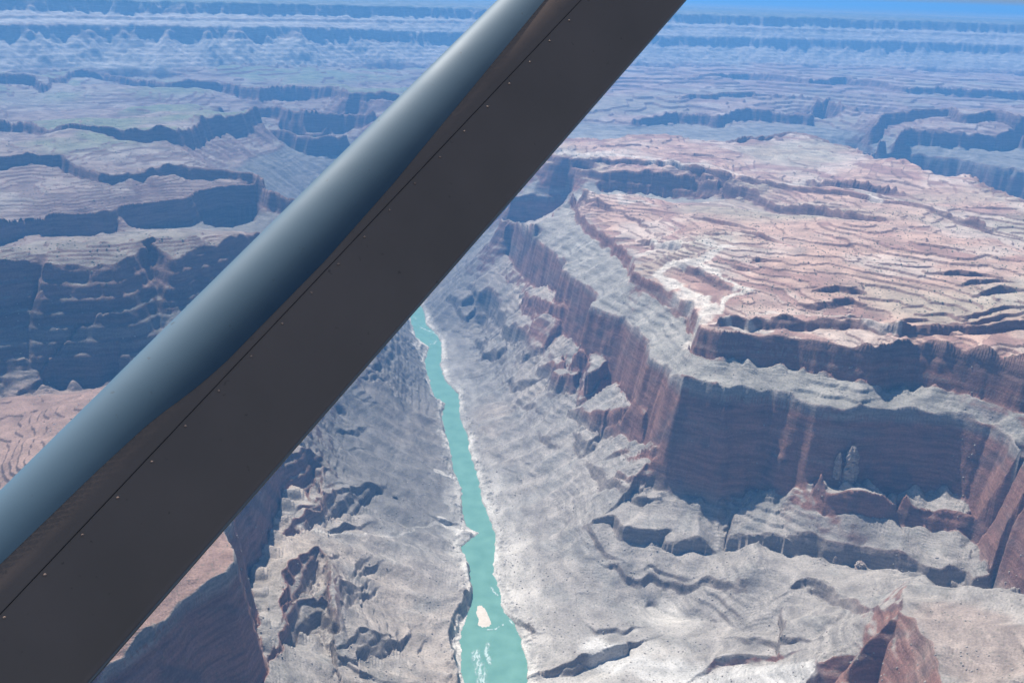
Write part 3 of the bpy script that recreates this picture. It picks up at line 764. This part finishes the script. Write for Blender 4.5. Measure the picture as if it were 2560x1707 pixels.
cy = np.array([P(u, v, 0)[1] for u, v in mid + [(1040,650),(1110,612),(1160,580)]]); cx = np.array([P(u, v, 0)[0] for u, v in mid + [(1040,650),(1110,612),(1160,580)]])
o_ = np.argsort(cy); ccx = np.interp(yv, cy[o_], cx[o_])
me = grid_mesh("river", (ccx[:, None] + xs_[None] * 130), yv[:, None] * np.ones((1, 16)), np.zeros((600, 16)))
link("river", me, wat, kind='structure')

# white water: raised broken foam patches
foam, nt, b = new_mat("foam"); b.inputs['Base Color'].default_value = (.42, .55, .50, 1); b.inputs['Roughness'].default_value = .6
tr = node(nt, "ShaderNodeBsdfTransparent"); mxs = node(nt, "ShaderNodeMixShader"); out = [n for n in nt.nodes if n.type == 'OUTPUT_MATERIAL'][0]
geo = node(nt, "ShaderNodeNewGeometry"); mp_ = node(nt, "ShaderNodeMapping"); mp_.inputs['Scale'].default_value = (1, .35, 1)
n1 = node(nt, "ShaderNodeTexNoise"); n1.inputs['Scale'].default_value = 0.22; n1.inputs['Detail'].default_value = 5; n1.inputs['Distortion'].default_value = 0.8
nt.links.new(geo.outputs['Position'], mp_.inputs[0]); nt.links.new(mp_.outputs[0], n1.inputs['Vector'])
at = node(nt, "ShaderNodeAttribute", attribute_name="edge")
ad = node(nt, "ShaderNodeMath", operation='MULTIPLY'); nt.links.new(n1.outputs['Fac'], ad.inputs[0]); nt.links.new(at.outputs['Fac'], ad.inputs[1])
mr = node(nt, "ShaderNodeMapRange"); mr.inputs['From Min'].default_value = .36; mr.inputs['From Max'].default_value = .56; mr.inputs['To Max'].default_value = .85
nt.links.new(ad.outputs[0], mr.inputs['Value']); nt.links.new(mr.outputs[0], mxs.inputs[0])
nt.links.new(tr.outputs[0], mxs.inputs[1]); nt.links.new(b.outputs[0], mxs.inputs[2]); nt.links.new(mxs.outputs[0], out.inputs[0])
def foam_strip(cs, w):
    V = []; E = []; Fc = []
    pts = [P(u, v, 0) for u, v in cs]
    n = 24
    t = np.linspace(0, len(pts) - 1, n); px = np.interp(t, range(len(pts)), [p[0] for p in pts]); py = np.interp(t, range(len(pts)), [p[1] for p in pts])
    for k in range(n):
        k0, k1 = max(0, k - 1), min(n - 1, k + 1)
        tx, ty = px[k1] - px[k0], py[k1] - py[k0]; L = math.hypot(tx, ty) + 1e-6
        for s in np.linspace(-1, 1, 7):
            V.append((px[k] - ty / L * s * w, py[k] + tx / L * s * w, 0.12 + 0.25 * (1 - s * s)))
            E.append((1 - s * s) * min(1, 4 * min(k, n - 1 - k) / n))
    for k in range(n - 1):
        for s in range(6): a = k * 7 + s; Fc.append((a, a + 1, a + 8, a + 7))
    return V, E, Fc
V = []; E = []; Fc = []
for cs, w in [([(1195,1600),(1190,1640),(1205,1690),(1200,1760)], 20), ([(1225,1590),(1215,1630),(1235,1680)], 10), ([(1200,1575),(1240,1572),(1275,1550)], 5),
              ([(1222,1455),(1235,1480),(1255,1495)], 6), ([(1035,812),(1060,822),(1090,835),(1100,850)], 9), ([(1062,862),(1085,860),(1095,845)], 8),
              ([(1030,790),(1045,800)], 5), ([(1268,1545),(1290,1565)], 5)]:
    v, e, f = foam_strip(cs, w); o = len(V); V += v; E += e; Fc += [tuple(i + o for i in q) for q in f]
me = bpy.data.meshes.new("whitewater"); me.from_pydata(V, [], Fc); me.update()
for p_ in me.polygons: p_.use_smooth = True
me.attributes.new("edge", 'FLOAT', 'POINT').data.foreach_set("value", np.array(E, f4))
link("whitewater", me, foam, kind='stuff')

# sandbar in the river
sand, nt, b = new_mat("wet_sand"); b.inputs['Roughness'].default_value = .9
geo = node(nt, "ShaderNodeNewGeometry"); n1 = node(nt, "ShaderNodeTexNoise"); n1.inputs['Scale'].default_value = 0.15
nt.links.new(geo.outputs['Position'], n1.inputs['Vector']); cr = node(nt, "ShaderNodeValToRGB")
cr.color_ramp.elements[0].color = (.46, .39, .31, 1); cr.color_ramp.elements[1].color = (.64, .57, .48, 1)
nt.links.new(n1.outputs['Fac'], cr.inputs[0]); nt.links.new(cr.outputs[0], b.inputs['Base Color'])
ol = [(1194,1513),(1203,1512),(1214,1522),(1224,1545),(1229,1558),(1222,1566),(1206,1568),(1194,1562),(1197,1548),(1190,1532)]
pm = [P(u, v, 0) for u, v in ol]; cxs = sum(p[0] for p in pm) / len(pm); cys = sum(p[1] for p in pm) / len(pm)
th = np.linspace(0, 1, 61)[:-1]; k_ = np.arange(len(ol) + 1)
ex = np.interp(th * len(ol), k_, [p[0] for p in pm] + [pm[0][0]]); ey = np.interp(th * len(ol), k_, [p[1] for p in pm] + [pm[0][1]])
V = [(cxs, cys, 1.3)]; Fc = []
for q, (s, z) in enumerate([(.35, 1.2), (.65, .9), (.88, .4), (1.05, -.3)]):
    for i in range(60):
        jx = 1 + .05 * math.sin(i * 1.7 + q); V.append((cxs + (ex[i] - cxs) * s * jx, cys + (ey[i] - cys) * s * jx, z))
for i in range(60):
    Fc.append((0, 1 + i, 1 + (i + 1) % 60))
    for q in range(3): a = 1 + q * 60; Fc.append((a + i, a + 60 + i, a + 60 + (i + 1) % 60, a + (i + 1) % 60))
me = bpy.data.meshes.new("sandbar"); me.from_pydata(V, [], Fc); me.update()
for p_ in me.polygons: p_.use_smooth = True
link("sandbar", me, sand, kind='structure')

# ------------------------------------------------------------------ brush, scree, boulders, pinnacles
rng = np.random.RandomState(11)
def zground(x, y): return samp(ZG, x.astype(f4), y.astype(f4))
def scatter(name, n, keepf, r0, r1, size, squash, mat, seed):
    rs = np.random.RandomState(seed)
    r = np.exp(rs.uniform(math.log(r0), math.log(r1), n * 6)); a = rs.uniform(R(-33), R(33), n * 6)
    x = r * np.sin(a); y = r * np.cos(a); z = zground(x, y)
    k = keepf(x.astype(f4), y.astype(f4), z) & (rs.rand(n * 6) < 0.9); idx = np.where(k)[0][:n]
    x, y, z, r = x[idx], y[idx], z[idx], r[idx]
    m_ = len(x)
    th = np.array([0, 1, 2, 3, 4]) * 2 * math.pi / 5
    base = np.array([(math.cos(t), math.sin(t), 0.15) for t in th] + [(.6 * math.cos(t + .6), .6 * math.sin(t + .6), .8) for t in th] + [(0, 0, 1.0)] + [(math.cos(t), math.sin(t), -.8) for t in th])
    V = np.repeat(base[None], m_, 0) * rs.uniform(.65, 1.3, (m_, len(base), 1))
    sz = size[0] + (size[1] - size[0]) * rs.rand(m_) ** 2
    V = V * sz[:, None, None] * np.array([1, 1, squash])
    V[..., 0] += x[:, None]; V[..., 1] += y[:, None]; V[..., 2] += z[:, None]
    fb = [(0 + i, (i + 1) % 5, 5 + (i + 1) % 5, 5 + i) for i in range(5)] + [(5 + i, 5 + (i + 1) % 5, 10, 10) for i in range(5)] + [(11 + i, 11 + (i + 1) % 5, (i + 1) % 5, i) for i in range(5)]
    F_ = []
    tri = [f[:3] for f in fb if f[2] == f[3]]; quad = [f for f in fb if f[2] != f[3]]
    tris = np.array(tri + [(q[0], q[1], q[2]) for q in quad] + [(q[0], q[2], q[3]) for q in quad])
    T = (tris[None] + (np.arange(m_) * len(base))[:, None, None]).reshape(-1, 3).astype(np.int32)
    me = bpy.data.meshes.new(name)
    me.vertices.add(m_ * len(base)); me.vertices.foreach_set("co", V.reshape(-1).astype(f4))
    me.loops.add(T.size); me.loops.foreach_set("vertex_index", T.ravel())
    me.polygons.add(len(T)); me.polygons.foreach_set("loop_start", np.arange(0, T.size, 3, dtype=np.int32))
    me.update(calc_edges=True)
    link(name, me, mat, kind='stuff')
brush, nt, b = new_mat("brush_leaves"); b.inputs['Base Color'].default_value = (.10, .12, .075, 1); b.inputs['Roughness'].default_value = .9
scree, nt, b = new_mat("scree_stone"); b.inputs['Base Color'].default_value = (.33, .29, .25, 1); b.inputs['Roughness'].default_value = .95
scatter("desert_brush", 12000, lambda x, y, z: (z > 515) & (z < 700) & (fbm(x, y, 300, 3, 231) > -0.25), 1500, 6500, (0.9, 2.6), .8, brush, 3)
scatter("scree", 7000, lambda x, y, z: (z > 8) & (z < 520) & (vn(x / 60, y / 60, 77) > -0.2), 1350, 4200, (0.6, 2.4), .8, scree, 5)

def rock_thing(name, u, v, w, h, label, cat, seed, mat, group=None, sides=22, rows=16, taper=.45):
    x, y = hit2(u, v)
    zb = float(zground(np.array([x]), np.array([y]))[0])
    rs = np.random.RandomState(seed); ph = rs.rand(6) * 6.28
    V = []; Fc = []
    for j in range(rows + 1):
        t = j / rows; prof = (1 - taper * t) * (1 - max(0, t - .8) ** 2 * 14)
        prof *= 1 + .10 * math.sin(t * 17 + ph[0]) + .06 * math.sin(t * 41 + ph[1])
        for i in range(sides):
            a = i * 2 * math.pi / sides
            rr_ = w * max(prof, .05) * (1 + .16 * math.sin(2 * a + ph[2] + t * 1.5) + .10 * math.sin(5 * a + ph[3]) + .06 * math.sin(9 * a + ph[4] + 3 * t) + .11 * rs.randn())
            V.append((rr_ * math.cos(a), rr_ * math.sin(a), -h * .25 + h * 1.25 * t + .035 * h * rs.randn()))
    V.append((0, 0, h * 1.01))
    for j in range(rows):
        for i in range(sides):
            Fc.append((j * sides + i, j * sides + (i + 1) % sides, (j + 1) * sides + (i + 1) % sides, (j + 1) * sides + i))
    for i in range(sides): Fc.append((rows * sides + i, rows * sides + (i + 1) % sides, len(V) - 1))
    me = bpy.data.meshes.new(name); me.from_pydata(V, [], Fc); me.update()
    o = link(name, me, mat); o.location = (x, y, zb); o['label'] = label; o['category'] = cat
    if group: o['group'] = group
    return o
tower, nt, b = new_mat("tower_stone"); b.inputs['Roughness'].default_value = .95
geo = node(nt, "ShaderNodeNewGeometry"); mpb = node(nt, "ShaderNodeMapping"); mpb.inputs['Scale'].default_value = (.05, .05, .3)
n1 = node(nt, "ShaderNodeTexNoise"); n1.inputs['Scale'].default_value = 1; n1.inputs['Detail'].default_value = 5
nt.links.new(geo.outputs['Position'], mpb.inputs[0]); nt.links.new(mpb.outputs[0], n1.inputs['Vector']); cr = node(nt, "ShaderNodeValToRGB")
cr.color_ramp.elements[0].position = .3; cr.color_ramp.elements[0].color = (.22, .15, .12, 1); cr.color_ramp.elements[1].position = .7; cr.color_ramp.elements[1].color = (.40, .35, .30, 1)
nt.links.new(n1.outputs['Fac'], cr.inputs[0]); nt.links.new(cr.outputs[0], b.inputs['Base Color'])
rock_thing("rock_pinnacle", 2124, 1186, 15, 62, "tallest craggy rock pinnacle in front of the shaded red wall", "rock pinnacle", 1, tower, "rock pinnacles by the shaded wall")
rock_thing("rock_pinnacle", 2092, 1184, 9, 46, "thin pale rock spire just left of the tallest pinnacle", "rock pinnacle", 2, tower, "rock pinnacles by the shaded wall")
rock_thing("rock_pinnacle", 2150, 1420, 9, 15, "stubby round-topped rock tower below the lower grey ledge", "rock pinnacle", 3, tower, taper=.2)
rock_thing("rock_pinnacle", 2087, 1405, 4, 11, "small dark rock post against the lower grey ledge", "rock pinnacle", 4, tower)
dk, nt, b = new_mat("dark_boulder_stone"); b.inputs['Base Color'].default_value = (.10, .095, .09, 1); b.inputs['Roughness'].default_value = .9
rock_thing("boulder", 986, 1244, 6.5, 6, "round dark boulder alone on the grey slope left of the river", "boulder", 5, dk, rows=10, taper=.5)

# ------------------------------------------------------------------ wing strut
def strut():
    root = bpy.data.objects.new("wing_strut", None); scene.collection.objects.link(root)
    dt, db = 1.60, 1.60 * 348 / 477
    def at(u, v, d): return Vector((0, 0, CAM_Z)) + ray(u, v) * d
    # centre line seen at (1382,115) and (178,1394)
    pT, pB = at(1382, 115, dt), at(178, 1394, db)
    axis = (pT - pB).normalized()
    view = ((pT + pB) / 2 - Vector((0, 0, CAM_Z))).normalized()
    cross = axis.cross(view).normalized()                    # in the image, across the strut
    up_left = at(0, 1235, db) - pB
    if cross.dot(up_left) < 0: cross = -cross                 # towards the leading edge (upper left)
    outn = axis.cross(cross).normalized()
    if outn.dot(view) > 0: outn = -outn                       # towards the viewer
    chord = 348 / F * dt
    h = chord / 2
    root.location = pB - axis * 0.6
    return root, pB, pT, axis, cross, outn, h
root, pB, pT, axis, cross, outn, hc = strut()
root['label'] = 'dark streamlined wing strut of a small plane crossing the whole view diagonally'
root['category'] = 'wing strut'
# section: chord coordinate c (+1 leading edge, upper left; -1 trailing edge), thickness coordinate t (towards viewer)
SEC = []
def airfoil(c):
    x = (1 - c) / 2
    return 0.27 * (math.sqrt(max(0, 1 - ((0.27 - x) / 0.27) ** 2)) if x < 0.27 else 1 - ((x - 0.27) / 0.73) ** 1.6)
cs_f = [1 - 2 * (0.5 - 0.5 * math.cos(math.pi * k / 44)) for k in range(45)]
def sect_point(s, c, side, bulge=0.0):
    t = airfoil(c) * side
    return pB + axis * s + cross * (c * hc) + outn * (t * hc + bulge * side)
Ls = np.linspace(-0.7, (pT - pB).length + 0.9, 60)
def skin(name, c_hi, c_lo, mat, both=False, bulge=0.0, smooth=True):
    V = []; Fc = []
    for s in Ls:
        a, b_ = (c_hi(s) if callable(c_hi) else c_hi), (c_lo(s) if callable(c_lo) else c_lo)
        ring = []
        if both:     # goes round the nose: back side first
            n = 14
            for k in range(n): c = b_ + (1 - b_) * math.sin(k / n * math.pi / 2); ring.append((c, -1))
            for k in range(n, -1, -1): c = b_ + (1 - b_) * math.sin(k / n * math.pi / 2); ring.append((c, 1))
        else:
            n = 20
            for k in range(n + 1): ring.append((a + (b_ - a) * k / n, 1))
            for k in range(n, -1, -1): ring.append((a + (b_ - a) * k / n, -1))
        V += [tuple(sect_point(s, c, sd, bulge) - root.location) for c, sd in ring]
    m = len(ring)
    for i in range(len(Ls) - 1):
        for k in range(m - 1): Fc.append((i * m + k, i * m + k + 1, (i + 1) * m + k + 1, (i + 1) * m + k))
    me = bpy.data.meshes.new(name); me.from_pydata(V, [], Fc); me.update()
    for p_ in me.polygons: p_.use_smooth = smooth
    return link(name, me, mat, root)
def paint_mat(name, c0, c1, rough, metal, coat=0.0):
    m, nt, b = new_mat(name)
    b.inputs['Metallic'].default_value = metal
    b.inputs['Coat Weight'].default_value = coat; b.inputs['Coat Roughness'].default_value = 0.12
    tc = node(nt, "ShaderNodeTexCoord")
    n1 = node(nt, "ShaderNodeTexNoise"); n1.inputs['Scale'].default_value = 7; n1.inputs['Detail'].default_value = 6
    nt.links.new(tc.outputs['Object'], n1.inputs['Vector'])
    cr = node(nt, "ShaderNodeValToRGB"); cr.color_ramp.elements[0].position = .3; cr.color_ramp.elements[1].position = .75
    cr.color_ramp.elements[0].color = c0 + (1,); cr.color_ramp.elements[1].color = c1 + (1,)
    nt.links.new(n1.outputs['Fac'], cr.inputs[0])
    n3 = node(nt, "ShaderNodeTexNoise"); n3.inputs['Scale'].default_value = 90; n3.inputs['Detail'].default_value = 3
    nt.links.new(tc.outputs['Object'], n3.inputs['Vector'])
    mr = node(nt, "ShaderNodeMapRange"); mr.inputs['From Min'].default_value = .70; mr.inputs['From Max'].default_value = .76; mr.inputs['To Max'].default_value = .35
    nt.links.new(n3.outputs['Fac'], mr.inputs['Value'])
    mx = node(nt, "ShaderNodeMix", data_type='RGBA'); mx.inputs[7].default_value = (.02, .018, .016, 1)
    nt.links.new(mr.outputs[0], mx.inputs[0]); nt.links.new(cr.outputs[0], mx.inputs[6]); nt.links.new(mx.outputs[2], b.inputs['Base Color'])
    mr2 = node(nt, "ShaderNodeMapRange"); mr2.inputs['To Min'].default_value = rough * .85; mr2.inputs['To Max'].default_value = rough * 1.2
    nt.links.new(n1.outputs['Fac'], mr2.inputs['Value']); nt.links.new(mr2.outputs[0], b.inputs['Roughness'])
    return m
m_brown = paint_mat("strut_skin_paint", (.30, .21, .17), (.36, .25, .205), .5, 0.0)
m_blue = paint_mat("sky_reflection_blue", (.055, .115, .175), (.065, .13, .195), .62, 0.0, 0.0)  # blue-grey colour stands in for sky reflected on the upper face
Lt = (pT - pB).length
Ls = np.linspace(-0.7, Lt + 0.9, 240)
def edge_c(s):           # lower edge of the blue painted-in sky reflection along the strut
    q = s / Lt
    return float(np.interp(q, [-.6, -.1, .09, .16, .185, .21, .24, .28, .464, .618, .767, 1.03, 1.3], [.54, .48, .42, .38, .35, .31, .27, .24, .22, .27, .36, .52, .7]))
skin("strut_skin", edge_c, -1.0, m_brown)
skin("sky_reflection_skin", None, edge_c, m_blue, both=True, bulge=0.0006)  # nose skin with the sky reflection put into its colour
# seam: a thin dark groove strip
m_seam = paint_mat("seam_sealant", (.008, .008, .01), (.012, .012, .014), .6, 0)
V = []; Fc = []
for s in Ls:
    q = s / Lt; c = 0.13 + 0.02 * q
    for dc in (0.004, -0.004): V.append(tuple(sect_point(s, c + dc, 1, 0.0009) - root.location))
for i in range(len(Ls) - 1): Fc.append((2 * i, 2 * i + 1, 2 * i + 3, 2 * i + 2))
me = bpy.data.meshes.new("seam"); me.from_pydata(V, [], Fc); link("seam", me, m_seam, root)
# rivets along the seam
rv = bpy.data.meshes.new("rivet")
V = []; Fc = []
for k, (r_, z_) in enumerate([(1, 0), (.85, .12), (.4, .18)]):
    for i in range(10): V.append((.0017 * r_ * math.cos(i * .6283), .0017 * r_ * math.sin(i * .6283), .0017 * z_))
for k in range(2):
    for i in range(10): Fc.append((k * 10 + i, k * 10 + (i + 1) % 10, k * 10 + 10 + (i + 1) % 10, k * 10 + 10 + i))
Fc.append(tuple(range(20, 30)))
rv.from_pydata(V, [], Fc); rv.materials.append(m_brown)
for p_ in rv.polygons: p_.use_smooth = True
for k in range(34):
    s = -0.15 + k * 0.058 + 0.003 * math.sin(k * 7.1)
    for c in (0.075,):
        o = link("rivet", rv, None, root)
        p0 = sect_point(s, c, 1, 0.0007); nrm = outn
        o.location = p0 - root.location
        o.rotation_euler = nrm.to_track_quat('Z', 'Y').to_euler()
# trailing edge bead
m_edge = paint_mat("trailing_edge_metal", (.30, .29, .28), (.36, .35, .33), .35, 0.6)
V = []; Fc = []
for s in Ls:
    base = pB + axis * s + cross * (-hc * 1.0)
    for k in range(8):
        a = k * math.pi / 4
        V.append(tuple(base + cross * (0.0022 * math.cos(a)) + outn * (0.0022 * math.sin(a)) - root.location))
for i in range(len(Ls) - 1):
    for k in range(8): Fc.append((i * 8 + k, i * 8 + (k + 1) % 8, (i + 1) * 8 + (k + 1) % 8, (i + 1) * 8 + k))
me = bpy.data.meshes.new("trailing_edge"); me.from_pydata(V, [], Fc); me.update()
for p_ in me.polygons: p_.use_smooth = True
link("trailing_edge", me, m_edge, root)

# ------------------------------------------------------------------ haze
HAZE = 1.15e-4
hz = bpy.data.materials.new("haze_air"); hz.use_nodes = True; nt = hz.node_tree; nt.nodes.clear()
out = nt.nodes.new("ShaderNodeOutputMaterial"); pv = nt.nodes.new("ShaderNodeVolumePrincipled")
pv.inputs['Color'].default_value = (.14, .43, .90, 1); pv.inputs['Density'].default_value = HAZE; pv.inputs['Anisotropy'].default_value = 0.3
nt.links.new(pv.outputs[0], out.inputs['Volume'])
RM = float(RF.max()) + 500
x0, x1, y0, y1, z0, z1 = -RM * .62, RM * .62, -300.0, RM, -7.0, CAM_Z + 40
V = [(x, y, z) for z in (z0, z1) for y in (y0, y1) for x in (x0, x1)]
me = bpy.data.meshes.new("haze"); me.from_pydata(V, [], [(0, 2, 3, 1), (4, 5, 7, 6), (0, 1, 5, 4), (2, 6, 7, 3), (0, 4, 6, 2), (1, 3, 7, 5)]); me.update()
link("haze", me, hz, kind='stuff')
print("done", round(time.time() - T0, 1), "far", RM)
